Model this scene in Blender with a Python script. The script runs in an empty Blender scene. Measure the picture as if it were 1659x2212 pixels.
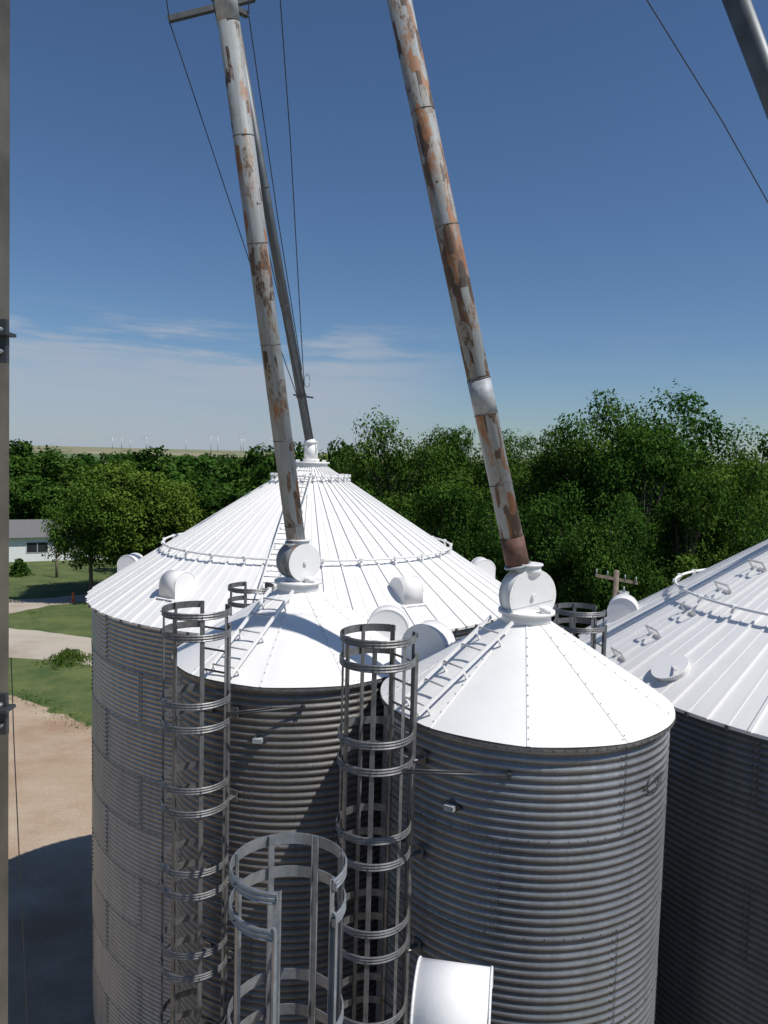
import bpy, math, random
import numpy as np
from mathutils import Vector, Matrix
random.seed(7); rng=np.random.default_rng(7)
sc=bpy.context.scene
H=14.8
RING=1.12; PIT=RING/11; zeS=H-3.10; zeB=H-3.62
# ------------------------------------------------------------------ camera
F=1671.0; pitch=math.radians(4.3); roll=math.radians(1.5)
fw=Vector((0,math.cos(pitch),-math.sin(pitch)))
r0=Vector((1,0,0)); u0=Vector((0,math.sin(pitch),math.cos(pitch)))
rt=r0*math.cos(roll)+u0*math.sin(roll); up=-r0*math.sin(roll)+u0*math.cos(roll)
cd=bpy.data.cameras.new("camera"); cam=bpy.data.objects.new("camera",cd); sc.collection.objects.link(cam)
M=Matrix((rt,up,-fw)).transposed().to_4x4(); M.translation=(0,0,H); cam.matrix_world=M
cd.sensor_fit='VERTICAL'; cd.sensor_height=24; cd.lens=24*F/2212; cd.clip_start=0.05; cd.clip_end=30000
sc.camera=cam
def P(u,v,Y):
    """world point at forward distance Y seen along a sight line (survey helper)"""
    d=fw+rt*((u-829.5)/F)+up*((1106-v)/F)
    return Vector((0,0,H))+d*(Y/d.y)
# ------------------------------------------------------------------ materials
def mat(name):
    m=bpy.data.materials.new(name); m.use_nodes=True
    nt=m.node_tree; b=nt.nodes["Principled BSDF"]; return m,nt,b
def N(nt,t,**k):
    n=nt.nodes.new(t)
    for a,v in k.items():
        if a in n.inputs.keys(): n.inputs[a].default_value=v
        else: setattr(n,a,v)
    return n
def L(nt,a,b): nt.links.new(a,b)
def noise(nt,vec,scale,detail=4,rough=.55):
    n=nt.nodes.new('ShaderNodeTexNoise'); n.inputs['Scale'].default_value=scale
    n.inputs['Detail'].default_value=detail; n.inputs['Roughness'].default_value=rough
    if vec is not None: L(nt,vec,n.inputs['Vector'])
    return n.outputs['Fac']
def ramp(nt,fac,stops):
    r=nt.nodes.new('ShaderNodeValToRGB'); e=r.color_ramp.elements
    while len(e)<len(stops): e.new(.5)
    for i,(p,c) in enumerate(stops):
        e[i].position=p; e[i].color=(c,c,c,1) if isinstance(c,(int,float)) else (*c,1)
    L(nt,fac,r.inputs['Fac']); return r.outputs['Color']
def mix(nt,fac,a,b,mode='MIX'):
    m=nt.nodes.new('ShaderNodeMix'); m.data_type='RGBA'; m.blend_type=mode
    for s,v in ((0,fac),(6,a),(7,b)):
        if isinstance(v,(int,float)): m.inputs[s].default_value=v
        elif isinstance(v,tuple): m.inputs[s].default_value=(*v,1)
        else: L(nt,v,m.inputs[s])
    return m.outputs[2]
def math_(nt,op,a,b):
    m=nt.nodes.new('ShaderNodeMath'); m.operation=op
    for i,v in enumerate((a,b)):
        if isinstance(v,(int,float)): m.inputs[i].default_value=v
        else: L(nt,v,m.inputs[i])
    return m.outputs[0]
def objco(nt,scale=(1,1,1)):
    t=nt.nodes.new('ShaderNodeTexCoord'); mp=nt.nodes.new('ShaderNodeMapping'); mp.inputs['Scale'].default_value=scale
    L(nt,t.outputs['Object'],mp.inputs['Vector']); return mp.outputs[0]
def bump(nt,b,h,strength=.3,dist=.02):
    n=nt.nodes.new('ShaderNodeBump'); n.inputs['Strength'].default_value=strength; n.inputs['Distance'].default_value=dist
    L(nt,h,n.inputs['Height']); L(nt,n.outputs[0],b.inputs['Normal'])

def galv_wall(name,tint,dirt,metal=.8,rough=.36,zt=0.0,valley_shade=.6):
    m,nt,b=mat(name)
    at=N(nt,'ShaderNodeAttribute'); at.attribute_name='panel'
    pv=ramp(nt,at.outputs['Fac'],[(0,.86),(1,1.06)])
    st=ramp(nt,noise(nt,objco(nt,(4,4,.5)),1.6,6,.65),[(.3,.80),(.62,1.0)])
    sp=ramp(nt,noise(nt,objco(nt,(1,1,1)),26,3),[(.3,.88),(.7,1.06)])
    c=mix(nt,1.0,mix(nt,1.0,pv,st,'MULTIPLY'),sp,'MULTIPLY')
    c=mix(nt,1.0,c,tint,'MULTIPLY')
    # corrugation valleys darkened in the base colour: painted shading for band contrast
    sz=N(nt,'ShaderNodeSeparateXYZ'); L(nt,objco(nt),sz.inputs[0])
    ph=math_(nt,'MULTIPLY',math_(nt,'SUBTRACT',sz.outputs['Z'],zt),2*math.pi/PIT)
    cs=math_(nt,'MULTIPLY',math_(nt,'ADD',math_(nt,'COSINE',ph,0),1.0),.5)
    c=mix(nt,1.0,c,ramp(nt,cs,[(0,valley_shade),(.75,1.08)]),'MULTIPLY')
    d=ramp(nt,noise(nt,objco(nt,(1.2,1.2,.9)),1.1,6,.7),[(.46,0),(.8,dirt)])
    c=mix(nt,d,c,(.14,.12,.10)); L(nt,c,b.inputs['Base Color'])
    b.inputs['Metallic'].default_value=metal
    L(nt,ramp(nt,noise(nt,objco(nt,(3,3,1)),5,4),[(.3,rough-.04),(.7,rough+.08)]),b.inputs['Roughness'])
    return m
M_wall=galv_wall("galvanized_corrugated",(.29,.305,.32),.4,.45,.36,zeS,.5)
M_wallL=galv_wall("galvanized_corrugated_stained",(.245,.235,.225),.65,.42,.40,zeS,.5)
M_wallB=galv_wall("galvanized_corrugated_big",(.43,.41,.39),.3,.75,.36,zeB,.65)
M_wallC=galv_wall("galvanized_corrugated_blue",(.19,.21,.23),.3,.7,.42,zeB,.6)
def simple(name,col,metal=0,rough=.5,var=.15,scale=6,bs=0):
    m,nt,b=mat(name)
    n=noise(nt,objco(nt),scale,5,.6)
    c=mix(nt,1.0,ramp(nt,n,[(.3,1-var),(.7,1+var*.6)]),col,'MULTIPLY'); L(nt,c,b.inputs['Base Color'])
    b.inputs['Metallic'].default_value=metal; b.inputs['Roughness'].default_value=rough
    if bs: bump(nt,b,n,bs,.02)
    return m
def white_mat():
    m,nt,b=mat("white_roof_coating")
    n=noise(nt,objco(nt),2.2,6,.65); n2=noise(nt,objco(nt),22,4,.6)
    c=mix(nt,ramp(nt,n,[(.42,0),(.8,.35)]),(.82,.815,.80),(.68,.675,.66))
    c=mix(nt,ramp(nt,n2,[(.55,0),(.8,.18)]),c,(.58,.57,.54)); L(nt,c,b.inputs['Base Color'])
    b.inputs['Roughness'].default_value=.42
    bump(nt,b,n2,.12,.01); return m
M_white=white_mat()
M_steel=simple("galvanized_ladder_steel",(.20,.205,.21),.5,.45,.35,9)
M_steelN=simple("galvanized_ladder_steel_light",(.31,.33,.345),.55,.42,.3,9)
M_dark=simple("dark_steel",(.07,.075,.08),.5,.5,.3,8)
M_bolt=simple("bolt_zinc",(.08,.08,.08),.4,.5,.2,30)
M_cable=simple("steel_cable",(.03,.03,.035),.2,.6,.1,5)
M_seam=simple("sealant_seam",(.12,.12,.12),.3,.6,.4,9)
M_hair=simple("grey_white_trim",(.5,.5,.5),0,.6,.2,9)  # even grey-white for the drum seam, roof bolts and rungs
M_col=simple("weathered_column_steel",(.16,.145,.115),.5,.5,.45,5)
M_bark=simple("bark",(.10,.085,.065),0,.9,.4,8)
M_wood=simple("weathered_pole_wood",(.22,.18,.14),0,.9,.3,6)
M_siding=simple("house_siding",(.82,.84,.84),0,.7,.06,3)
M_shingle=simple("roof_shingles",(.16,.16,.165),0,.9,.3,12)
M_glass=simple("window_glass",(.03,.035,.04),0,.08,.1,3)
M_turb=simple("turbine_white",(.62,.66,.70),0,.5,.03,1)
M_orange=simple("orange_plastic",(.8,.16,.03),0,.5,.1,3)
def rust_mat(name,amount,base=(.31,.34,.355)):
    m,nt,b=mat(name)
    big=noise(nt,objco(nt,(1.6,1.6,.7)),1.2,4,.6)
    vo=N(nt,'ShaderNodeTexVoronoi'); vo.distance='CHEBYCHEV'; vo.inputs['Scale'].default_value=1.0
    L(nt,objco(nt,(10,10,3.2)),vo.inputs['Vector']); 
    sx=N(nt,'ShaderNodeSeparateColor'); L(nt,vo.outputs['Color'],sx.inputs[0])
    fine=noise(nt,objco(nt,(14,14,5)),2.4,9,.78)
    s=math_(nt,'ADD',math_(nt,'MULTIPLY',big,.8),math_(nt,'ADD',math_(nt,'MULTIPLY',sx.outputs[0],.34),math_(nt,'MULTIPLY',fine,.75)))
    t=1.10-amount
    msk=ramp(nt,math_(nt,'SUBTRACT',s,t),[(0.0,0),(.07,1)])
    rc=ramp(nt,math_(nt,'ADD',math_(nt,'MULTIPLY',sx.outputs[1],.5),math_(nt,'MULTIPLY',noise(nt,objco(nt,(7,7,3)),2.5,7,.75),.5)),
            [(.25,(.045,.032,.025)),(.45,(.10,.06,.038)),(.60,(.29,.125,.05)),(.85,(.22,.15,.11))])
    dirt=ramp(nt,noise(nt,objco(nt,(6,6,.5)),2,7,.75),[(.35,.60),(.65,1.08)])
    halo=ramp(nt,math_(nt,'SUBTRACT',s,t-.10),[(0.0,0),(.10,.5)])
    c0=mix(nt,halo,mix(nt,1.0,dirt,base,'MULTIPLY'),(.25,.19,.135))
    c=mix(nt,msk,c0,rc); L(nt,c,b.inputs['Base Color'])
    b.inputs['Roughness'].default_value=.62
    bump(nt,b,fine,.3,.01); return m
M_rust1=rust_mat("rusty_painted_pipe",.095)
M_rust2=rust_mat("heavily_rusted_pipe",.185)
M_rustband=simple("rust_brown_sleeve",(.14,.07,.05),.1,.7,.4,12)
M_pipe=simple("grey_galvanized_pipe",(.10,.115,.13),.4,.5,.25,4)
M_pale=simple("pale_pipe_section",(.36,.39,.41),0,.55,.35,9)

def leaf_mat(name,c1,c2,c3):
    m,nt,b=mat(name)
    oi=N(nt,'ShaderNodeObjectInfo')
    at=N(nt,'ShaderNodeAttribute'); at.attribute_name='tone'
    c=ramp(nt,at.outputs['Fac'],[(0,c1),(.55,c2),(1,c3)])
    c=mix(nt,1.0,c,ramp(nt,oi.outputs['Random'],[(0,(.78,.88,.85)),(1,(1.2,1.08,1.0))]),'MULTIPLY')
    nt.nodes.remove(b)
    df=N(nt,'ShaderNodeBsdfDiffuse'); L(nt,c,df.inputs['Color'])
    tr=N(nt,'ShaderNodeBsdfTranslucent'); L(nt,mix(nt,1.0,c,(1.2,1.4,.6),'MULTIPLY'),tr.inputs['Color'])
    ms=N(nt,'ShaderNodeMixShader'); ms.inputs[0].default_value=.18
    L(nt,df.outputs[0],ms.inputs[1]); L(nt,tr.outputs[0],ms.inputs[2]); L(nt,ms.outputs[0],nt.nodes['Material Output'].inputs['Surface'])
    return m
M_leaf=leaf_mat("foliage_green",(.018,.048,.010),(.046,.102,.020),(.088,.160,.032))
M_leafY=leaf_mat("foliage_light_green",(.045,.085,.014),(.09,.16,.028),(.15,.225,.045))

def ground_mat():
    m,nt,b=mat("grass_and_fields")
    g=N(nt,'ShaderNodeNewGeometry'); pos=g.outputs['Position']
    near=noise(nt,pos,.35,8,.7); fine=noise(nt,pos,3.5,6,.75)
    c=mix(nt,ramp(nt,near,[(.38,0),(.62,1)]),(.045,.085,.018),(.11,.14,.038))
    c=mix(nt,ramp(nt,fine,[(.5,0),(.7,.6)]),c,(.15,.145,.065))
    vo=N(nt,'ShaderNodeTexVoronoi'); vo.inputs['Scale'].default_value=.0035; L(nt,pos,vo.inputs['Vector'])
    sx=N(nt,'ShaderNodeSeparateColor'); L(nt,vo.outputs['Color'],sx.inputs[0])
    fc=ramp(nt,sx.outputs[0],[(0,(.10,.14,.05)),(.4,(.13,.17,.07)),(.6,(.28,.24,.15)),(1,(.32,.27,.17))])
    ln=N(nt,'ShaderNodeVectorMath'); ln.operation='LENGTH'; L(nt,pos,ln.inputs[0])
    f=ramp(nt,math_(nt,'DIVIDE',ln.outputs['Value'],1000),[(.16,0),(.3,1)])
    c=mix(nt,f,c,fc); L(nt,c,b.inputs['Base Color']); b.inputs['Roughness'].default_value=.95
    bump(nt,b,fine,.5,.1); return m
def gravel_mat(name,c1,c2,c3):
    m,nt,b=mat(name); g=N(nt,'ShaderNodeNewGeometry'); pos=g.outputs['Position']
    mp=N(nt,'ShaderNodeMapping'); mp.inputs['Scale'].default_value=(.15,.5,1); mp.inputs['Rotation'].default_value=(0,0,.5); L(nt,pos,mp.inputs['Vector'])
    a=noise(nt,mp.outputs[0],.9,6,.65); f=noise(nt,pos,9,6,.8); l=noise(nt,pos,.16,5,.6)
    c=mix(nt,ramp(nt,a,[(.35,0),(.68,1)]),c1,c2); c=mix(nt,ramp(nt,l,[(.48,0),(.66,1)]),c,c3)
    c=mix(nt,1.0,c,ramp(nt,f,[(.3,.76),(.7,1.14)]),'MULTIPLY'); L(nt,c,b.inputs['Base Color']); b.inputs['Roughness'].default_value=.95
    bump(nt,b,f,.5,.04); return m
M_ground=ground_mat()
M_dirt=gravel_mat("packed_dirt",(.38,.285,.195),(.47,.385,.29),(.31,.205,.13))
M_gravel=gravel_mat("gravel",(.42,.37,.30),(.50,.45,.38),(.36,.30,.23))
# ------------------------------------------------------------------ mesh builder
class MB:
    def __init__(s): s.v=[];s.f=[];s.m=[];s.s=[];s.mats=[]
    def mi(s,m):
        if m not in s.mats: s.mats.append(m)
        return s.mats.index(m)
    def add(s,vs,fs,m,smooth=False):
        o=len(s.v); s.v+= [tuple(v) for v in vs]; k=s.mi(m)
        for i,f in enumerate(fs):
            s.f.append(tuple(o+j for j in f)); s.m.append(k); s.s.append(smooth if isinstance(smooth,bool) else smooth[i])
    def cyl(s,p0,p1,r0_,r1_=None,n=16,m=None,caps=True,smooth=True):
        p0=Vector(p0);p1=Vector(p1); r1_=r0_ if r1_ is None else r1_
        d=(p1-p0).normalized(); a=d.orthogonal().normalized(); b=d.cross(a)
        vs=[];fs=[];sm=[]
        for p,r in ((p0,r0_),(p1,r1_)):
            for i in range(n):
                t=2*math.pi*i/n; vs.append(p+a*(r*math.cos(t))+b*(r*math.sin(t)))
        for i in range(n): fs.append((i,(i+1)%n,n+(i+1)%n,n+i)); sm.append(smooth)
        if caps: fs+= [tuple(reversed(range(n))),tuple(range(n,2*n))]; sm+=[False,False]
        s.add(vs,fs,m,sm)
    def bar(s,p0,p1,w,h,upv,m,w1=None,lift=0):
        p0=Vector(p0);p1=Vector(p1); d=(p1-p0).normalized(); upv=Vector(upv)
        sd=d.cross(upv).normalized(); u=sd.cross(d).normalized(); w1=w if w1 is None else w1
        vs=[]
        for p,ww in ((p0,w),(p1,w1)):
            q=p+u*lift
            vs+=[q-sd*ww/2,q+sd*ww/2,q+sd*ww/2*.8+u*h,q-sd*ww/2*.8+u*h]
        s.add(vs,[(0,1,2,3),(7,6,5,4),(0,4,5,1),(1,5,6,2),(2,6,7,3),(3,7,4,0)],m)
    def box(s,c,sx,sy,sz,m,rot=0):
        c=Vector(c); ca,sa=math.cos(rot),math.sin(rot); vs=[]
        for z in (-1,1):
            for x,y in ((-1,-1),(1,-1),(1,1),(-1,1)):
                X=x*sx/2;Y=y*sy/2; vs.append(c+Vector((X*ca-Y*sa,X*sa+Y*ca,z*sz/2)))
        s.add(vs,[(3,2,1,0),(4,5,6,7),(0,1,5,4),(1,2,6,5),(2,3,7,6),(3,0,4,7)],m)
    def arc(s,c,R,a0,a1,n,prof,m,closed=False):
        c=Vector(c); k=len(prof); vs=[];fs=[]
        cnt=n if closed else n+1
        for i in range(cnt):
            t=a0+(a1-a0)*i/n; ct,st=math.cos(t),math.sin(t)
            for (dr,dz) in prof: vs.append((c.x+(R+dr)*ct,c.y+(R+dr)*st,c.z+dz))
        for i in range(n):
            i2=(i+1)%cnt
            for j in range(k):
                j2=(j+1)%k; fs.append((i*k+j,i2*k+j,i2*k+j2,i*k+j2))
        s.add(vs,fs,m,False)
    def bead(s,c,r,m):
        x,y,z=c; s.add([(x-r,y,z),(x+r,y,z),(x,y-r,z),(x,y+r,z),(x,y,z-r),(x,y,z+r)],
            [(0,2,5),(2,1,5),(1,3,5),(3,0,5),(2,0,4),(1,2,4),(3,1,4),(0,3,4)],m)
    def obj(s,name,parent=None):
        me=bpy.data.meshes.new(name); me.from_pydata(s.v,[],s.f)
        for m in s.mats: me.materials.append(m)
        me.polygons.foreach_set('material_index',s.m); me.polygons.foreach_set('use_smooth',s.s); me.update()
        o=bpy.data.objects.new(name,me); sc.collection.objects.link(o)
        if parent: o.parent=parent
        return o
def empty(name,loc=(0,0,0)):
    e=bpy.data.objects.new(name,None); sc.collection.objects.link(e); e.empty_display_size=.3; return e
# ------------------------------------------------------------------ grain bins
def wall(name,cx,cy,R,zt,nr,seg,npan,m,parent,phase=0,spc=6,amp=.014):
    rows=nr*11*spc+1
    zz=zt-np.arange(rows)*PIT/spc
    rr=R+amp*np.cos(2*np.pi*np.arange(rows)/spc)
    th=2*np.pi*np.arange(seg)/seg
    V=np.zeros((rows,seg,3)); V[:,:,0]=cx+rr[:,None]*np.cos(th); V[:,:,1]=cy+rr[:,None]*np.sin(th); V[:,:,2]=zz[:,None]
    i=np.arange(rows-1)[:,None]; j=np.arange(seg)[None,:]; j2=(j+1)%seg
    Fc=np.stack([i*seg+j+0*j,(i+1)*seg+j,(i+1)*seg+j2,i*seg+j2],-1).reshape(-1,4)
    me=bpy.data.meshes.new(name); me.vertices.add(rows*seg); me.vertices.foreach_set('co',V.ravel())
    nf=len(Fc); me.loops.add(nf*4); me.loops.foreach_set('vertex_index',Fc.ravel().astype(np.int32))
    me.polygons.add(nf); me.polygons.foreach_set('loop_start',np.arange(nf,dtype=np.int32)*4); me.polygons.foreach_set('loop_total',np.full(nf,4,dtype=np.int32))
    me.polygons.foreach_set('use_smooth',np.ones(nf,dtype=bool))
    ri=(np.arange(rows-1)//(11*spc)); 
    vals=rng.random((nr,npan))
    seglen=seg/npan
    pa=np.zeros((rows-1,seg))
    for r in range(nr):
        off=phase*seglen+(seglen/2 if r%2 else 0)
        pidx=(((np.arange(seg)-off)%seg)//seglen).astype(int)%npan
        pa[ri==r,:]=vals[r,pidx]
    a=me.attributes.new('panel','FLOAT','FACE'); a.data.foreach_set('value',pa.ravel().astype(np.float32))
    me.materials.append(m); me.update(calc_edges=True); me.validate()
    o=bpy.data.objects.new(name,me); sc.collection.objects.link(o); o.parent=parent
    b=MB(); 
    for r in range(nr):
        zr=zt-r*RING
        off=phase+(.5 if r%2 else 0)
        for p in range(npan):
            t=2*math.pi*(p+off)/npan
            for side in (-1,1):
                tt=t+side*.028/R*(1 if npan<6 else 1.2)
                if math.sin(tt)>.45: continue
                for k in range(11):
                    z=zr-k*PIT
                    b.bead((cx+(R+amp+.003)*math.cos(tt),cy+(R+amp+.003)*math.sin(tt),z),.011 if npan<6 else .019,M_bolt)
            b.bar((cx+(R+amp)*math.cos(t+.05/R),cy+(R+amp)*math.sin(t+.05/R),zr-.01),(cx+(R+amp)*math.cos(t+.05/R),cy+(R+amp)*math.sin(t+.05/R),zr-RING+.01),.006,.003,(math.cos(t),math.sin(t),0),M_seam)
        if r>0:
            b.arc((cx,cy,zr-.012),R+amp+.002,0,2*math.pi,96,[(0,0),(.003,0),(.003,.010),(0,.010)],M_seam,True)
            nb=int(2*math.pi*R/.22)
            for q in range(nb):
                t=2*math.pi*q/nb
                if math.sin(t)>.45: continue
                b.bead((cx+(R+amp)*math.cos(t),cy+(R+amp)*math.sin(t),zr+.012),.010 if npan<6 else .012,M_bolt)
    b.obj("seam_bolts",parent)

def vent(b,cx,cy,ang,rad,zroof,r=.30,w=.46,skirt=.22,slope=.6):
    o=Vector((math.cos(ang),math.sin(ang),0)); t=Vector((-math.sin(ang),math.cos(ang),0))
    c=Vector((cx,cy,0))+o*rad; c.z=zroof+skirt
    prof=[(r,-skirt-.32*slope-.05)]+[(r*math.cos(a),r*math.sin(a)) for a in [math.pi*i/20 for i in range(21)]]+[(-r,-skirt+.1)]
    vs=[];n=len(prof)
    for s_ in (-1,1):
        for (x,z) in prof: vs.append(c+o*x+t*(s_*w/2)+Vector((0,0,z)))
    fs=[tuple(range(n)),tuple(reversed(range(n,2*n)))]; sm=[False,False]
    for i in range(n-1): fs.append((i+1,i,n+i,n+i+1)); sm.append(True)
    fs.append((0,n-1,2*n-1,n)); sm.append(False)
    b.add(vs,fs,M_white,sm)
    for s_ in (-1,1):
        for i in range(1,21):
            p=prof[i];q=prof[i+1]
            b.cyl(c+o*p[0]+t*(s_*w/2)+Vector((0,0,p[1])),c+o*q[0]+t*(s_*w/2)+Vector((0,0,q[1])),.009,None,6,M_white,False)
    b.bar(c+o*(-r-.06)+Vector((0,0,-skirt+.06)),c+o*(r+.05)+Vector((0,0,-skirt-.33*slope)),w+.12,.02,(0,0,1),M_white)

def cone_pt(cx,cy,R0,R1,z0,z1,ang,r,off=0):
    k=(R0-r)/(R0-R1); s=math.atan2(z1-z0,R0-R1)
    return Vector((cx+(r+off*math.sin(s))*math.cos(ang),cy+(r+off*math.sin(s))*math.sin(ang),z0+(z1-z0)*k+off*math.cos(s)))
def roof(cx,cy,R,ze,rise,rtop,nrib,big,parent,phase=0.0):
    b=MB(); R0=R+(.12 if big else .06); z0=ze-.03; z1=ze+rise; n=nrib*(2 if big else 10)
    th=[2*math.pi*(i/n)+phase for i in range(n)]
    vs=[];fs=[]
    rows=[(R0,z0),(R0*.66+rtop*.34,z0+(z1-z0)*.34),(R0*.3+rtop*.7,z0+(z1-z0)*.7),(rtop,z1)]
    for (r,z) in rows:
        for i,t in enumerate(th):
            dz=0
            if not big:
                k=(i%10)/10; dz=.012*(r/R0)*math.sin(math.pi*k)
            vs.append((cx+r*math.cos(t),cy+r*math.sin(t),z+dz))
    for k in range(3):
        for i in range(n): fs.append((k*n+i,k*n+(i+1)%n,(k+1)*n+(i+1)%n,(k+1)*n+i))
    b.add(vs,fs,M_white,True)
    lip=[(cx+(R0)*math.cos(t),cy+(R0)*math.sin(t),z0-.05) for t in th]; top=[(cx+(R0+.002)*math.cos(t),cy+(R0+.002)*math.sin(t),z0+.001) for t in th]
    b.add(top+lip,[(n+i,n+(i+1)%n,(i+1)%n,i) for i in range(n)],M_white if big else M_seam)
    if not big:
        b.arc((cx,cy,z0-.045),R+.02,0,2*math.pi,96,[(0,0),(.045,0),(.045,.03),(0,.03)],M_steel,True)
        for q in range(96):
            t=2*math.pi*q/96; b.bead((cx+(R0+.004)*math.cos(t),cy+(R0+.004)*math.sin(t),z0-.03),.014,M_bolt)
    else:
        for q in range(nrib):
            t=2*math.pi*(q+.5)/nrib+phase
            p=Vector((cx+(R0+.01)*math.cos(t),cy+(R0+.01)*math.sin(t),z0-.03)); b.box(p,.05,.05,.07,M_seam,t)
    def cp(a,r,off=0): return cone_pt(cx,cy,R0,rtop,z0,z1,a,r,off)
    for q in range(nrib):
        a=2*math.pi*q/nrib+phase; nrm=Vector((math.cos(a),math.sin(a),1.6))
        if big:
            b.bar(cp(a,R0+.02),cp(a,rtop+.02),.06,.034,nrm,M_white,.025)
            a2=a+math.pi/nrib
            b.bar(cp(a2,R0+.01),cp(a2,rtop+.6),.05,.010,nrm,M_white,.02)
        else:
            b.bar(cp(a,R0),cp(a,rtop+.02),.05,.010,nrm,M_white,.03)
            r=R0-.08
            while r>rtop+.1:
                b.bead(cp(a,r,.014),.013,M_hair); r-=.13
    if big:
        for ratio in (.665,.17):
            rr=R0*ratio
            c0=cp(0,rr,.14)
            b.arc((cx,cy,c0.z),math.hypot(c0.x-cx,c0.y-cy),0,2*math.pi,108,[(.026*math.cos(k*math.pi/4),.026*math.sin(k*math.pi/4)) for k in range(8)],M_white,True)
            for q in range(nrib//2):
                a=2*math.pi*q/(nrib//2)+phase
                b.bar(cp(a,rr+.07,.05),cp(a,rr-.05,.13),.05,.03,(math.cos(a),math.sin(a),2),M_white)
                b.box(cp(a,rr,.15),.08,.08,.06,M_white,a)
    b.cyl((cx,cy,z1-.03),(cx,cy,z1+.10),rtop+.02,rtop+.02,40,M_white)
    b.cyl((cx,cy,z1+.10),(cx,cy,z1+.14),rtop+.07,rtop+.07,40,M_white)
    b.obj("roof",parent); return cp,R0,z1
def roof_ladder(cp,ang,R0,rtop,parent,Rc,width=.40,step=.29,off=.10,uonly=False):
    b=MB(); t=Vector((-math.sin(ang),math.cos(ang),0)); nrm=Vector((math.cos(ang),math.sin(ang),1.6)).normalized()
    if not uonly:
        for s_ in (-1,1):
            b.bar(cp(ang,R0-.03,off)+t*s_*width/2,cp(ang,rtop+.08,off)+t*s_*width/2,.03,.045,nrm,M_white)
            r=R0-.15
            while r>rtop+.2:
                b.bar(cp(ang,r,0)+t*s_*width/2,cp(ang,r,off)+t*s_*width/2,.03,.02,t,M_white); r-=.55
        r=R0-.15
        while r>rtop+.1:
            b.cyl(cp(ang,r,off+.03)-t*width/2,cp(ang,r,off+.03)+t*width/2,.013,None,8,M_hair); r-=step
    else:
        r=R0-.35
        while r>rtop+.5:
            for s_ in (-1,1): b.bar(cp(ang,r,0)+t*s_*width/2,cp(ang,r,.15)+t*s_*width/2,.03,.012,t,M_hair)
            b.bar(cp(ang,r,.15)-t*width/2,cp(ang,r,.15)+t*width/2,.035,.018,nrm,M_hair)
            b.bar(cp(ang,r+.0,.02)-t*width/2,cp(ang,r,.02)+t*width/2,.05,.01,nrm,M_hair)
            r-=step
    b.obj("roof_ladder",parent)
def cage(cx,cy,ang,Rb,ztop,zbot,R=.425,wmat=M_steel,rung0=.35):
    b=MB(); o=Vector((math.cos(ang),math.sin(ang),0)); t=Vector((-math.sin(ang),math.cos(ang),0))
    c=Vector((cx,cy,0))+o*(Rb+.12+R)
    prof=[(0,0),(.006,0),(.014,.012),(.006,.024),(.006,.032),(.014,.045),(.006,.058),(.006,.066),(.014,.078),(.006,.09),(0,.09)]
    gap=.50
    a0=ang+math.pi+gap; a1=ang+3*math.pi-gap
    hz=[ztop-.09,ztop-.36]
    z=ztop-1.22
    while z>zbot+1.5:
        hz+= [z,z-.30] ; z-=1.08
    for h in hz:
        b.arc((c.x,c.y,h),R,a0,a1,36,prof,wmat)
        for a in (a0,a1):
            e=Vector((c.x+R*math.cos(a),c.y+R*math.sin(a),h+.045))
            s_=1 if (e-c).dot(t)>0 else -1
            r_=Vector((cx,cy,h+.045))+o*(Rb+.14)+t*s_*.22
            b.bar(e,r_,.006,.06,(0,0,1),wmat,lift=-.03)
    for k in range(7):
        a=a0+.02+(a1-a0-.04)*k/6; d=Vector((math.cos(a),math.sin(a),0)); tt=Vector((-math.sin(a),math.cos(a),0))
        p=c+d*(R-.006)
        b.bar(Vector((p.x,p.y,ztop)),Vector((p.x,p.y,zbot+2)),.05,.008,-d,wmat)
        q=c+d*(R-.02)+tt*.022
        b.bar(Vector((q.x,q.y,ztop)),Vector((q.x,q.y,zbot+2)),.025,.006,tt,wmat)
        for h in hz: b.bead(c+d*(R+.018)+Vector((0,0,h+.045)),.012,M_bolt)
    for s_ in (-1,1):
        p=Vector((cx,cy,0))+o*(Rb+.16)+t*s_*.215
        b.bar(Vector((p.x,p.y,ztop-min(.25,rung0))),Vector((p.x,p.y,zbot)),.06,.02,t*s_,wmat)
        z=ztop-1.5
        while z>zbot+.5:
            q=Vector((cx,cy,z))+o*(Rb+.0)+t*s_*.215
            b.bar(q,q+o*.17,.09,.008,(0,0,1),wmat); b.box(q+o*.02,.02,.12,.16,wmat,ang); z-=1.15
    z=ztop-rung0
    while z>zbot+.2:
        p=Vector((cx,cy,z))+o*(Rb+.17)
        b.cyl(p-t*.21,p+t*.21,.015,None,8,wmat); z-=.29
    return b.obj("ladder_cage")

def drum(b,c,ax,r,th,top,rusty):
    ax=Vector(ax).normalized(); c=Vector(c)
    m=M_white
    b.cyl(c-ax*th/2,c+ax*th/2,r,None,44,M_rust1 if rusty else m)
    for s_ in (-1,1):
        b.cyl(c+ax*s_*(th/2),c+ax*s_*(th/2+.012),r+.012,None,44,m)
    f=c+ax*(th/2+.013); sd=ax.cross(Vector((0,0,1))).normalized()
    b.cyl(f,f+ax*.03,.03,None,12,m)
    if not rusty: b.bar(f-sd*r*.9+Vector((0,0,-.06)),f+sd*r*.95+Vector((0,0,-.16)),.008,.004,ax,M_hair)
    for k in range(14):
        a=2*math.pi*k/14; b.bead(f+sd*(r*.93*math.cos(a))+Vector((0,0,r*.93*math.sin(a))),.009,m)
    b.cyl(c-Vector((0,0,r*.86)),(c.x,c.y,top),.17,.20,28,m)
    b.cyl(c+Vector((0,0,r*.8)),c+Vector((0,0,r+.05)),.165,.165,28,m)
    b.cyl(c+Vector((0,0,r+.05)),c+Vector((0,0,r+.07)),.19,.19,28,m)

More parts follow.
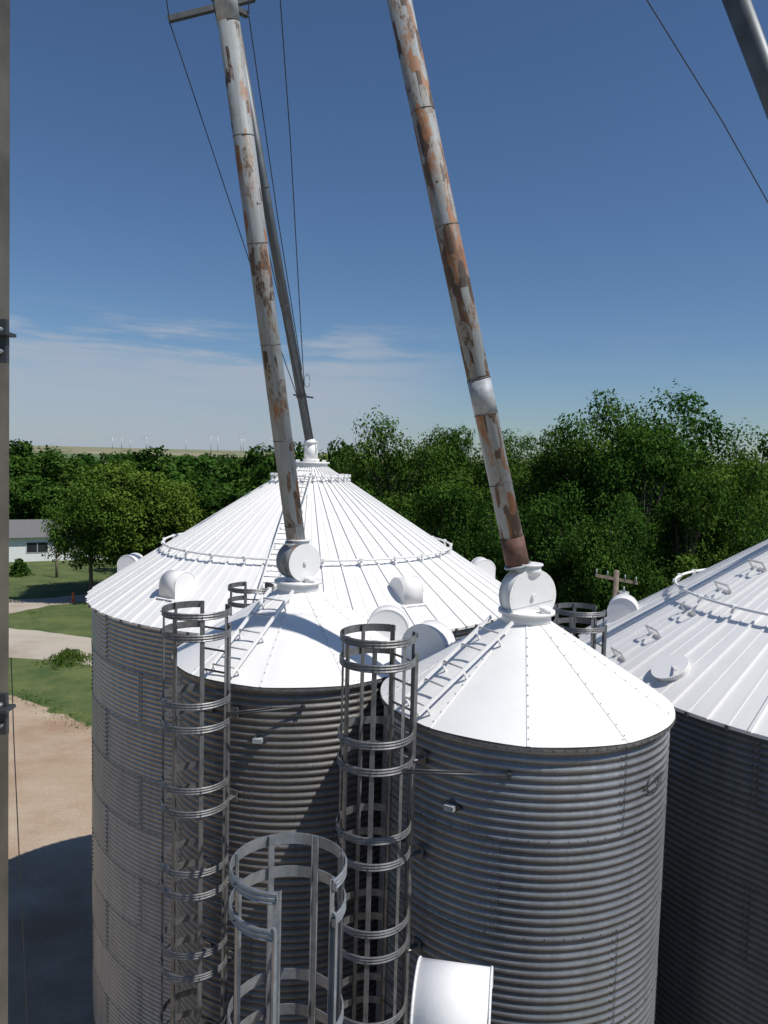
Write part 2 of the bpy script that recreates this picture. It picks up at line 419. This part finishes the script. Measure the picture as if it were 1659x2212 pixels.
Rs=1.83
cR=P(1130,1500,10.05); cL=P(641,1430,11.92)
def small_bin(c,m,lad_ang,phase,vents,ze=zeS,seg=128,drumspec=None,nr=None,ladder=True):
    e=empty("grain_bin"); cx,cy=c[0],c[1]
    nr=nr or int(ze/RING)
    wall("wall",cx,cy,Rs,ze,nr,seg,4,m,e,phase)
    bb=MB(); bb.cyl((cx,cy,ze-nr*RING),(cx,cy,0),Rs,None,64,m); bb.obj("wall_base",e)
    cp,R0,z1=roof(cx,cy,Rs,ze,.97,.30,10,False,e,.17)
    if ladder: roof_ladder(cp,lad_ang,R0,.30,e,c)
    b=MB()
    for (a,r_,rr,w) in vents: vent(b,cx,cy,a,r_,cp(a,r_).z,rr,w,.14)
    b.cyl((cx+.20,cy-.22,z1+.14),(cx+.20,cy-.22,z1+.22),.075,None,18,M_white)
    b.cyl((cx-.22,cy-.20,z1+.14),(cx-.22,cy-.20,z1+.17),.05,None,18,M_white)
    if drumspec:
        dc,ax,r,th,rusty=drumspec; drum(b,dc,ax,r,th,z1+.12,rusty)
    b.obj("roof_fittings",e); return e,cp
rc=P(1131,1284,10.05); lc=P(655,1212,11.92)
angR=math.atan2(8.68-cR.y,(-.02)-cR.x); angL=math.atan2(9.93-cL.y,-2.30-cL.x)
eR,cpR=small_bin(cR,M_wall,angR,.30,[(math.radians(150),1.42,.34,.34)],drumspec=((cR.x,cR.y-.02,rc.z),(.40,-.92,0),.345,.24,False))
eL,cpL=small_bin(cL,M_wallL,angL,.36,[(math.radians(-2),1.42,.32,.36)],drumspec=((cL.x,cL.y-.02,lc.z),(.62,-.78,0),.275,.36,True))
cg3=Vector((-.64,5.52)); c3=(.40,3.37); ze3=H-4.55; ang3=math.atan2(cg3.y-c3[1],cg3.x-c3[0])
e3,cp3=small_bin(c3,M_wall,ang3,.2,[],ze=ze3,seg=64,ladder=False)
b=MB(); vp=P(978,2185,4.6); vent(b,vp.x,vp.y,math.radians(80),0,vp.z-.46,.27,.46,.46); b.obj("roof_vent",e3)
cage(cR.x,cR.y,angR,Rs,zeS+1.08,0); cage(cL.x,cL.y,angL,Rs,zeS+1.08,0)
cage(cg3.x-math.cos(ang3)*(Rs+.545),cg3.y-math.sin(ang3)*(Rs+.545),ang3,Rs,H-3.02,0,.42,M_steelN,1.3)

def wallpt(c,ang,z,off=0): return Vector((c[0]+(Rs+off)*math.cos(ang),c[1]+(Rs+off)*math.sin(ang),z))
def ang_at(c,u,v):
    best=None
    for k in range(720):
        a=math.radians(180+k*.25); p=wallpt(c,a,0)
        d=abs((p.x/p.y)-(P(u,v,p.y).x/p.y))
        if best is None or d<best[0]: best=(d,a)
    return best[1]
for (e,c,rod,box_) in ((eR,cR,((870,1668),(1100,1672)),(978,1740)),(eL,cL,((478,1546),(655,1524)),(560,1596))):
    b=MB()
    a=ang_at(c,*rod[1]); z=P(rod[1][0],rod[1][1],wallpt(c,a,0).y).z
    p1=wallpt(c,a,z,.05); p0=P(rod[0][0],rod[0][1],p1.y-.30)
    b.cyl(p0,p1,.016,None,8,M_dark); b.cyl(p0+Vector((0,0,.03)),p0.lerp(p1,.6)+Vector((0,0,.03)),.012,None,8,M_dark)
    b.bar(wallpt(c,a,z,0),wallpt(c,a,z,.08),.05,.05,(0,0,1),M_dark,lift=-.025)
    a=ang_at(c,*box_); z=P(box_[0],box_[1],wallpt(c,a,0).y).z
    o=Vector((math.cos(a),math.sin(a),0)); t=Vector((-o.y,o.x,0)); q=wallpt(c,a,z,.024)
    dm=[q+t*.13,q+Vector((0,0,.09)),q-t*.13,q-Vector((0,0,.09))]
    b.add(dm+[x-o*.02 for x in dm],[(0,1,2,3),(4,7,6,5),(0,4,5,1),(1,5,6,2),(2,6,7,3),(3,7,4,0)],M_dark)
    b.box(q+o*.04,.08,.12,.06,M_pale,a)
    b.obj("level_switch",e)
b=MB()
ac=ang_at(cR,1412,1685); zc=P(1412,1688,wallpt(cR,ac,0).y).z
def strip(pts,w):
    for (a_,z_),(a2,z2) in zip(pts[:-1],pts[1:]):
        b.bar(wallpt(cR,ac+a_,zc+z_,.018),wallpt(cR,ac+a2,zc+z2,.018),w,.004,Vector((math.cos(ac),math.sin(ac),0)),M_dark)
strip([(.10*math.cos(k*math.pi/12),.12*math.sin(k*math.pi/12)) for k in range(5,25)],.02)
strip([(-.13,-.03),(-.02,.03)],.04); strip([(.0,.04),(.13,.05)],.025); strip([(.05,.04),(.04,-.07)],.022)
b.obj("painted_mark",eR)

# big bins
Rb=5.40
def big_bin(cx,cy,lad_ang,vents,m,uonly):
    e=empty("large_grain_bin"); nr=9
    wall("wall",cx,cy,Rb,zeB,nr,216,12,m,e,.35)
    bb=MB(); bb.cyl((cx,cy,zeB-nr*RING),(cx,cy,0),Rb,None,96,m); bb.obj("wall_base",e)
    cp,R0,z1=roof(cx,cy,Rb,zeB,3.22,.42,54,True,e,0)
    b=MB()
    for (a,r_) in vents: vent(b,cx,cy,math.radians(a),r_,cp(math.radians(a),r_).z,.29,.50,.10)
    b.cyl((cx,cy,z1+.14),(cx,cy,z1+.22),.22,.22,24,M_white)
    b.cyl((cx,cy,z1+.2),(cx-.02,cy,z1+.62),.19,.17,20,M_white)
    b.cyl((cx-.03,cy,z1+.60),(cx-.05,cy,z1+.72),.20,.13,20,M_white)
    b.bar((cx+.12,cy-.12,z1+.16),(cx+.18,cy-.12,z1+.70),.03,.02,(0,-1,0),M_white)
    for k in range(4): b.box((cx+.36*math.cos(k*1.57+.4),cy+.36*math.sin(k*1.57+.4),z1+.17),.10,.06,.05,M_white,k*1.57)
    b.obj("roof_fittings",e)
    roof_ladder(cp,lad_ang,R0,.5,e,None,uonly=uonly,step=.62 if uonly else .31)
    cage(cx,cy,lad_ang,Rb,zeB+1.08,0)
    return e,cp,z1
cB=P(668,1200,20.4); cC=(9.30,13.85)
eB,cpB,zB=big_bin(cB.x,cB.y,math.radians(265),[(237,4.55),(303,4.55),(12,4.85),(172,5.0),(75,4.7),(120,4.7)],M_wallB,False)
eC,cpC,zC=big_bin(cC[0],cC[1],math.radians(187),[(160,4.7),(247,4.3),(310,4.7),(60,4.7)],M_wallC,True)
b=MB(); a=math.radians(201); q=cpC(a,5.0,.0); nrm=Vector((math.cos(a)*.53,math.sin(a)*.53,.85))
b.cyl(q,q+nrm*.07,.27,None,28,M_white); b.cyl(q+nrm*.07,q+nrm*.10,.30,None,28,M_white)
b.bar(q+nrm*.10-Vector((0,.28,0)),q+nrm*.10+Vector((.1,.30,0)),.03,.02,nrm,M_white)
b.obj("inspection_hatch",eC)

# ------------------------------------------------------------------ spout pipes
def pipe(name,p0,p1,r,m,bands,extra=()):
    p0=Vector(p0);p1=Vector(p1); Ln=(p1-p0).length; b=MB()
    b.cyl((0,0,0),(0,0,Ln),r,None,36,m)
    for z,w,mm,dr in bands: b.cyl((0,0,z),(0,0,z+w),r+dr,None,36,mm)
    for z0_,z1_,mm,dr in extra: b.cyl((0,0,z0_),(0,0,z1_),r+dr,None,36,mm)
    o=b.obj(name); o.matrix_world=Matrix.Translation(p0)@(p1-p0).to_track_quat('Z','Y').to_matrix().to_4x4(); return o
t1=P(480,-60,10.6)
pipe("grain_spout_pipe",P(640,1172,11.9),t1,.145,M_rust1,[(.0,.03,M_white,.03),(.28,.015,M_seam,.004)]+[(1.6+1.4*k,.012,M_seam,.004) for k in range(5)],[(7.2,7.8,M_pale,.006)])
t2=P(850,-60,9.8)
pipe("grain_spout_pipe",P(1119,1224,10.03),t2,.147,M_rust2,[(.0,.03,M_pale,.03),(2.02,.015,M_seam,.008),(2.47,.015,M_seam,.008),(4.4,.012,M_seam,.004),(5.8,.012,M_seam,.004),(1.1,.012,M_seam,.004)],[(.03,.40,M_rustband,.008),(2.03,2.47,M_pale,.004)])
p3b=Vector((cB.x-.05,cB.y,zB+.68)); p3t=P(488,-60,17.0)
pipe("grain_spout_pipe",p3b,p3t,.115,M_pipe,[(1.2,.05,M_dark,.02),(3.5,.02,M_seam,.01),(6.2,.02,M_seam,.01)])
p4b=Vector((cC[0],cC[1],zC+.68)); p4t=P(1560,-80,11.0)
pipe("grain_spout_pipe",p4b,p4t,.16,M_pipe,[(3,.03,M_dark,.02)])
b=MB()
A=P(366,48,15.0);Bp=P(552,2,15.6); b.bar(A,Bp,.13,.02,(0,0,1),M_dark); b.bar(A,Bp,.02,.12,(0,0,1),M_dark)
A2=P(452,-6,14.8);B2=P(535,38,15.4); b.bar(A2,B2,.13,.02,(0,0,1),M_dark); b.bar(A2,B2,.02,.12,(0,0,1),M_dark)
b.obj("spout_truss_arm")
def cable(pts,r=.011):
    b=MB()
    for p,q in zip(pts[:-1],pts[1:]): b.cyl(p,q,r,None,6,M_cable,False)
    b.obj("guy_cable")
k3=P(652,862,19.2)
cable([P(357,-20,14.8),P(367,50,15.0),P(545,583,17.4),P(640,850,19.0),k3])
cable([P(455,-20,14.9),P(500,190,15.6),k3])
cable([P(536,-20,15.3),P(538,38,15.4),P(600,470,17.0),P(652,800,18.8)])
cable([P(604,-20,15.3),P(627,300,16.5),P(657,835,19.0)])
cable([P(1385,-20,9.0),P(1560,262,9.6),P(1700,510,10.2)],.007)
b=MB(); kk=P(655,855,19.3); b.bar(kk-Vector((.25,0,.0)),kk+Vector((.25,0,-.06)),.06,.04,(0,0,1),M_dark)
pts=[kk+Vector((.1+.07*math.cos(t),-.1,.36+.16*math.sin(t))) for t in [k*.5 for k in range(13)]]
for p,q in zip(pts[:-1],pts[1:]): b.cyl(p,q,.007,None,6,M_cable,False)
b.obj("cable_clamp")

e=empty("support_column"); b=MB()
ct=P(22,-80,1.6); cb=P(17,2300,1.6)
b.bar(Vector((ct.x-.06,ct.y,ct.z)),Vector((cb.x-.06,cb.y,cb.z)),.12,.11,(0,-1,0),M_col)
b.obj("post",e); b=MB()
for (y0,y1) in ((690,785),(1500,1580)):
    p=P(6,(y0+y1)/2,1.47)
    b.box((p.x,p.y-.004,p.z),.022,.012,.08,M_dark); b.box((p.x+.006,p.y-.01,p.z+.012),.03,.04,.006,M_dark)
    for k in (-1,1): b.cyl((p.x+.002,p.y-.02,p.z+.02*k),(p.x+.002,p.y-.008,p.z+.02*k),.005,None,6,M_steelN)
b.obj("brackets",e)
cable([P(24,1420,3.0),P(30,1600,3.0),P(62,2300,3.0)],.0022)

# ------------------------------------------------------------------ ground, roads
def sheet(name,outline,z,m):
    me=bpy.data.meshes.new(name); me.from_pydata([(x,y,z) for x,y in outline],[],[tuple(range(len(outline)))]); me.materials.append(m)
    if me.polygons[0].normal.z<0: me.flip_normals()
    o=bpy.data.objects.new(name,me); sc.collection.objects.link(o); return o
S=14000
sheet("ground",[(-S,-S),(S,-S),(S,S),(-S,S)],0,M_ground)
def g(u,v):
    d=fw+rt*((u-829.5)/F)+up*((1106-v)/F); k=-H/d.z; return (d.x*k,d.y*k)
def jag(pts,amp,step=.8):
    out=[]
    for (x0,y0),(x1,y1) in zip(pts,pts[1:]+pts[:1]):
        n=max(1,int(math.hypot(x1-x0,y1-y0)/step)) if math.hypot(x1-x0,y1-y0)<150 else 3
        for i in range(n):
            k=i/n; out.append((x0+(x1-x0)*k+random.uniform(-amp,amp),y0+(y1-y0)*k+random.uniform(-amp,amp)))
    return out
a=g(-60,1478);b_=g(20,1500);c_=g(110,1535);d_=g(188,1568)
sheet("dirt_yard",jag([(-60,-25),(60,-25),(60,34),(10,36),(-4,37.5),d_,c_,b_,a,(-60,46)],.28,.6),.006,M_dirt)
sheet("gravel_road",jag([g(-120,1352),g(20,1358),g(110,1366),g(188,1378),g(330,1400),g(460,1425),g(460,1500),g(330,1462),g(188,1437),g(120,1428),g(60,1424),g(20,1421),g(-120,1410)],.2),.010,M_gravel)
sheet("gravel_driveway",jag([g(-150,1296),g(20,1296),g(100,1293),g(188,1284),g(320,1270),g(320,1284),g(188,1300),g(110,1308),g(60,1318),g(20,1326),g(-150,1345)],.2),.014,M_gravel)

# ------------------------------------------------------------------ vegetation
def quads_mesh(name,C,Nn,size,tone,mats,trunk=None,asp=.62):
    n=len(C)
    rnd=rng.normal(size=(n,3)); A=np.cross(Nn,rnd); A/=np.linalg.norm(A,axis=1)[:,None]+1e-9; B=np.cross(Nn,A); B/=np.linalg.norm(B,axis=1)[:,None]+1e-9
    s=size[:,None]
    V=np.stack([C-A*s,C-B*s*asp+Nn*s*.15,C+A*s,C+B*s*asp+Nn*s*.15],1).reshape(-1,3)
    tv,tf=(trunk if trunk else ([],[]))
    nv=len(V); allV=np.vstack([V,np.array(tv,dtype=float).reshape(-1,3)]) if len(tv) else V
    fq=np.arange(n*4).reshape(-1,4); 
    if len(tf): fq=np.vstack([fq,np.array(tf)+nv])
    me=bpy.data.meshes.new(name); me.vertices.add(len(allV)); me.vertices.foreach_set('co',allV.ravel())
    nf=len(fq); me.loops.add(nf*4); me.loops.foreach_set('vertex_index',fq.ravel().astype(np.int32)); me.polygons.add(nf)
    me.polygons.foreach_set('loop_start',np.arange(nf,dtype=np.int32)*4); me.polygons.foreach_set('loop_total',np.full(nf,4,dtype=np.int32))
    mi=np.zeros(nf,dtype=np.int32); mi[n:]=1; me.polygons.foreach_set('material_index',mi)
    at=me.attributes.new('tone','FLOAT','FACE'); tn=np.zeros(nf,dtype=np.float32); tn[:n]=tone; at.data.foreach_set('value',tn)
    for m in mats: me.materials.append(m)
    me.update(calc_edges=True); return me
def tubeq(p0,p1,r0_,r1_,tv,tf,n=6):
    p0=Vector(p0);p1=Vector(p1); d=(p1-p0).normalized(); a=d.orthogonal().normalized(); b=d.cross(a); o=len(tv)
    for p,r in ((p0,r0_),(p1,r1_)):
        for i in range(n):
            t=2*math.pi*i/n; tv.append(tuple(p+a*(r*math.cos(t))+b*(r*math.sin(t))))
    for i in range(n): tf.append((o+i,o+(i+1)%n,o+n+(i+1)%n,o+n+i))
def tree_mesh(name,nclump,nleaf,leaf,h,cr,cb,mats,seed):
    rs=np.random.default_rng(seed); C=[];Nn=[];T=[]; tv=[];tf=[]
    top=Vector((rs.normal()*.3,rs.normal()*.3,h*.72)); fork=Vector((0,0,cb*.85+.5))
    tubeq((0,0,0),fork,.030*h,.020*h,tv,tf,8); tubeq(fork,top,.018*h,.004*h,tv,tf,7)
    hc=(h-cb)/2; zc=cb+hc
    for k in range(nclump):
        u=rs.normal(size=3); u/=np.linalg.norm(u); rad=rs.random()**.40
        lump=1+.14*math.sin(3*math.atan2(u[1],u[0])+seed)+.08*math.sin(5*u[2]+seed*2)
        wid=cr*(1-.12*max(0,u[2]))*lump
        p=np.array([u[0]*wid*rad,u[1]*wid*rad,zc+u[2]*hc*.90*rad])
        cs=cr*(.15+.14*rs.random())
        ctr=Vector(p)
        st=fork.lerp(top,min(1,max(0,(p[2]-fork.z)/(top.z-fork.z)*.6+.0)))
        midp=st.lerp(ctr,.55)+Vector((0,0,.04*h)); 
        tubeq(st,midp,.0075*h,.0045*h,tv,tf,5); tubeq(midp,ctr,.0045*h,.0015*h,tv,tf,4)
        q=rs.normal(size=(nleaf,3)); q/=np.linalg.norm(q,axis=1)[:,None]
        rr=cs*(.50+.60*rs.random(nleaf)**.6)
        rr*=1+.30*np.sin(q[:,0]*6+k)*np.sin(q[:,1]*5+k*2)
        pts=p+q*rr[:,None]*np.array([1.2,1.2,.68])
        C.append(pts); nn=q*.5+np.array([0,0,.9])+rs.normal(size=(nleaf,3))*.45; nn/=np.linalg.norm(nn,axis=1)[:,None]; Nn.append(nn)
        T.append(np.clip(.15+.65*rs.random()+.2*q[:,2]+rs.normal(size=nleaf)*.14,0,1))
    C=np.vstack(C);Nn=np.vstack(Nn);T=np.concatenate(T)
    sz=leaf*(.6+.8*rs.random(len(C)))
    return quads_mesh(name,C,Nn,sz,T,mats,(tv,tf))
H0=16.0
protos=[tree_mesh("tree_mesh_%d"%i,108,400,.125,H0,5.6+.4*(i%3),2.4,[M_leaf,M_bark],10+i) for i in range(4)]
protoY=tree_mesh("tree_mesh_light",100,240,.20,H0,6.8,4.0,[M_leafY,M_bark],31)
farp=[tree_mesh("tree_mesh_far%d"%i,60,120,.36,H0,7.0,1.5,[M_leaf,M_bark],50+i) for i in range(3)]
tc=0
def tree(u,v,Y,wpx,me=None,rz=None):
    global tc
    p=P(u,v,Y); h=p.z*1.02; w=wpx*Y/F/2
    me=me or protos[tc%4]; 
    o=bpy.data.objects.new("deciduous_tree",me); sc.collection.objects.link(o)
    o.location=(p.x,Y,-.05); s=w/6.2; o.scale=(s,s,h/H0); o.rotation_euler=(0,0,random.uniform(0,6.28) if rz is None else rz); tc+=1
for (u,v,Y,w) in [(1285,842,44,330),(1480,842,47,400),(1600,895,42,290),(1385,890,40,300),(1740,955,44,330),(1205,925,46,240),
                  (865,875,50,280),(955,900,56,230),(1060,930,54,250),(1135,938,60,220),(790,945,62,190),
                  (1500,985,34,300),(1200,1040,36,280),(1340,1060,33,260),(1660,1040,33,280),(980,1020,42,260),(1085,1060,38,240),(850,1070,44,240)]:
    tree(u,v,Y,w)
for (u,v,Y,w) in [(60,938,122,150),(140,962,126,140),(0,950,118,150),(-70,930,116,170),(75,1010,112,120)]: tree(u,v,Y,w,farp[tc%3])
for (u,v,Y,w) in [(265,1003,76,210),(350,1040,80,170)]: tree(u,v,Y,w,protoY)
tree(196,1035,73,150,protoY)
for (u,v,Y,w) in [(300,965,108,180),(390,970,112,180),(480,964,104,180),(560,960,96,170),(640,930,80,170),(705,935,76,150),(745,950,72,150),(420,1010,90,200),(520,1010,84,180),(230,990,110,140),(600,1020,70,150)]:
    tree(u,v,Y,w,farp[tc%3])
def treeline():
    C=[];Nn=[];T=[];S_=[]
    for k in range(460):
        Y=rng.uniform(150,900); x=rng.uniform(-.62,.75)*Y
        if x/Y<-.33 and Y>230 and rng.random()<.6: continue
        hh=rng.uniform(7,12); ww=rng.uniform(4,9); n=110
        q=rng.normal(size=(n,3)); q/=np.linalg.norm(q,axis=1)[:,None]; q*= (.55+.5*rng.random(n))[:,None]
        C.append(np.array([x,Y,hh*.5])+q*np.array([ww,ww,hh*.52])); nn=q+np.array([0,0,.5])+rng.normal(size=(n,3))*.4; nn/=np.linalg.norm(nn,axis=1)[:,None]
        Nn.append(nn); T.append(np.full(n,rng.random()*.6)); S_.append(.9+.9*rng.random(n))
    me=quads_mesh("distant_tree_line",np.vstack(C),np.vstack(Nn),np.concatenate(S_),np.concatenate(T),[M_leaf])
    o=bpy.data.objects.new("distant_tree_line",me); sc.collection.objects.link(o)
treeline()
def clumpmesh(name,items,m,asp):
    C=[];Nn=[];T=[];S_=[]
    for (cx_,cy_,n,rad,hh,sz) in items:
        q=rng.normal(size=(n,3))*rad*.5; q[:,2]=rng.random(n)*hh*np.exp(-(q[:,0]**2+q[:,1]**2)/(rad*rad))
        C.append(q+np.array([cx_,cy_,0])); nn=rng.normal(size=(n,3)); nn[:,2]*=.3 if asp<.4 else 1; nn/=np.linalg.norm(nn,axis=1)[:,None]; Nn.append(nn); T.append(rng.random(n)); S_.append(sz*(.6+.8*rng.random(n)))
    me=quads_mesh(name,np.vstack(C),np.vstack(Nn),np.concatenate(S_),np.concatenate(T),[m],asp=asp)
    o=bpy.data.objects.new(name,me); sc.collection.objects.link(o)
clumpmesh("weeds",[(*g(150,1430),900,1.4,.9,.16)]+[(*g(u,v),90,.9,.14,.08) for u,v in ((60,1508),(85,1520),(120,1536),(150,1552),(178,1566),(40,1500),(20,1300),(70,1325))],M_leafY,.2)
clumpmesh("garden_shrubs",[(*g(42,1243),420,1.1,2.0,.2)]+[(*g(u,v),200,.9,.7,.16) for u,v in ((80,1207),(99,1208),(114,1209),(185,1212))],M_leaf,.6)

# ------------------------------------------------------------------ house, poles, turbines
hc=P(92,1200,98); e=empty("house"); hx,hy=0,0
b=MB(); b.box((hx,hy+4,1.6),16,8,3.2,M_siding); b.obj("walls",e)
b=MB(); 
vs=[(hx-8.5,hy-.6,3.12),(hx+8.5,hy-.6,3.12),(hx+8.5,hy+8.6,3.12),(hx-8.5,hy+8.6,3.12),(hx-8.5,hy+4,5.0),(hx+8.5,hy+4,5.0)]
b.add(vs,[(0,1,5,4),(2,3,4,5),(0,4,3),(1,2,5),(3,2,1,0)],M_shingle); b.obj("gable_roof",e)
b=MB()
for dx,w in ((-5.4,1.6),(-.6,2.4),(2.4,1.2),(6.0,1.5)):
    b.box((hx+dx,hy-.03,1.8),w+.2,.06,1.4,M_turb); b.box((hx+dx,hy-.07,1.8),w,.04,1.2,M_glass)
    b.box((hx+dx,hy-.10,1.8),.07,.03,1.2,M_turb)
b.obj("windows",e); b=MB(); b.box((hx+4.2,hy-.04,1.05),.95,.08,2.1,M_shingle); b.obj("door",e)
e.location=(hc.x,98,0); e.rotation_euler=(0,0,math.radians(24))
def upole(u,v,Y,arm,trans):
    p=P(u,v,Y); b=MB(); b.cyl((p.x,Y,0),(p.x,Y,p.z),.15,.10,12,M_wood)
    if arm:
        b.bar((p.x-arm/2,Y-.12,p.z-.25),(p.x+arm/2,Y+.1,p.z-.55),.10,.11,(0,0,1),M_wood)
        for k in (-.45,-.2,.2,.45): b.cyl((p.x+arm*k,Y,p.z-.32-.3*k),(p.x+arm*k,Y,p.z-.10-.3*k),.035,.02,8,M_pale)
    if trans:
        b.cyl((p.x+.28,Y-.1,p.z-1.5),(p.x+.28,Y-.1,p.z-.8),.2,None,16,M_pale); b.cyl((p.x+.28,Y-.1,p.z-.8),(p.x+.28,Y-.1,p.z-.6),.05,.03,8,M_pale)
    b.obj("utility_pole")
upole(1332,1232,29.5,1.7,True); upole(194,1158,90,0,False); upole(122,1186,86,0,False)
b=MB(); p=g(158,1300); b.cyl((p[0],p[1],0),(p[0],p[1],.9),.12,.09,10,M_orange); b.cyl((p[0],p[1],0),(p[0],p[1],.08),.25,.25,10,M_orange); b.obj("marker_post")
def turbine(u,vt,Y,rot):
    p=P(u,vt,Y); b=MB(); hub=p.z; x=p.x
    b.cyl((x,Y,0),(x,Y,hub),2.6,1.6,10,M_turb); b.box((x,Y-1,hub+1),4,11,4,M_turb)
    b.cyl((x,Y-9,hub+1),(x,Y-6,hub+1),1.2,2.2,10,M_turb)
    for k in range(3):
        a=rot+k*2.094; d=Vector((math.sin(a),0,math.cos(a))); c=Vector((x,Y-7.5,hub+1))
        b.bar(c,c+d*12,2.0,1.0,(0,-1,0),M_turb,w1=3.4); b.bar(c+d*12,c+d*44,3.4,.8,(0,-1,0),M_turb,w1=.8)
    b.obj("wind_turbine")
for u,v,Y,r in [(243,944,5200,.2),(263,940,4700,1.0),(281,948,6200,.5),(316,941,4500,1.7),(402,944,5600,.9),(456,940,4800,.1),(471,939,4400,.7),(521,938,4300,1.3),(526,944,5200,.4),(585,943,4800,1.9)]:
    turbine(u,v,Y,r)

# ------------------------------------------------------------------ sun and sky
el=math.radians(57); sd=Vector((.9*math.cos(el),-.436*math.cos(el),math.sin(el))).normalized()
ld=bpy.data.lights.new("sun",'SUN'); ld.energy=4.4; ld.angle=math.radians(.5); ld.color=(1,.955,.89)
so=bpy.data.objects.new("sun",ld); sc.collection.objects.link(so); so.rotation_euler=sd.to_track_quat('Z','Y').to_euler(); so.location=(20,-10,60)
w=bpy.data.worlds.new("World"); sc.world=w; w.use_nodes=True; nt=w.node_tree
bg=nt.nodes['Background']; sk=N(nt,'ShaderNodeTexSky'); sk.sky_type='NISHITA'; sk.sun_disc=False
sk.sun_elevation=el; sk.sun_rotation=math.atan2(.9,-.436); sk.altitude=300; sk.air_density=1.0; sk.dust_density=.3; sk.ozone_density=2.4
L(nt,mix(nt,1.0,sk.outputs[0],(.74,.91,1.10),'MULTIPLY'),bg.inputs[0]); bg.inputs[1].default_value=.072
tcw=N(nt,'ShaderNodeTexCoord'); sx=N(nt,'ShaderNodeSeparateXYZ'); L(nt,tcw.outputs['Generated'],sx.inputs[0])
mp=N(nt,'ShaderNodeMapping'); mp.inputs['Scale'].default_value=(2.2,2.2,16); mp.inputs['Rotation'].default_value=(0,.06,0); L(nt,tcw.outputs['Generated'],mp.inputs['Vector'])
cn=noise(nt,mp.outputs[0],1.5,7,.55)
mp2=N(nt,'ShaderNodeMapping'); mp2.inputs['Scale'].default_value=(5,5,42); mp2.inputs['Rotation'].default_value=(0,.10,0); L(nt,tcw.outputs['Generated'],mp2.inputs['Vector'])
cn2=noise(nt,mp2.outputs[0],1.3,8,.6)
def mr(v,a,b_,c,d):
    m=nt.nodes.new('ShaderNodeMapRange'); m.interpolation_type='SMOOTHSTEP'
    for i,x in enumerate((v,a,b_,c,d)):
        if i==0: L(nt,x,m.inputs[0])
        else: m.inputs[i].default_value=x
    return m.outputs[0]
left=mr(sx.outputs['X'],-.08,.14,1,.10)
edge=math_(nt,'ADD',sx.outputs['Z'],math_(nt,'MULTIPLY',cn,.06))
bank=math_(nt,'MULTIPLY',mr(edge,.140,.156,1,0),math_(nt,'MULTIPLY',left,mr(cn2,.25,.6,.5,1)))
wisp=math_(nt,'MULTIPLY',mr(cn2,.42,.66,0,.9),math_(nt,'MULTIPLY',mr(sx.outputs['Z'],.135,.175,1,0),left))
cf=math_(nt,'MULTIPLY',math_(nt,'MAXIMUM',bank,wisp),.82)
bg2=N(nt,'ShaderNodeBackground'); bg2.inputs[0].default_value=(.42,.48,.57,1); bg2.inputs[1].default_value=.92
ms=N(nt,'ShaderNodeMixShader'); L(nt,cf,ms.inputs[0]); L(nt,bg.outputs[0],ms.inputs[1]); L(nt,bg2.outputs[0],ms.inputs[2])
L(nt,ms.outputs[0],nt.nodes['World Output'].inputs[0])
sc.view_settings.view_transform='Standard'; sc.view_settings.look='None'; sc.view_settings.exposure=0
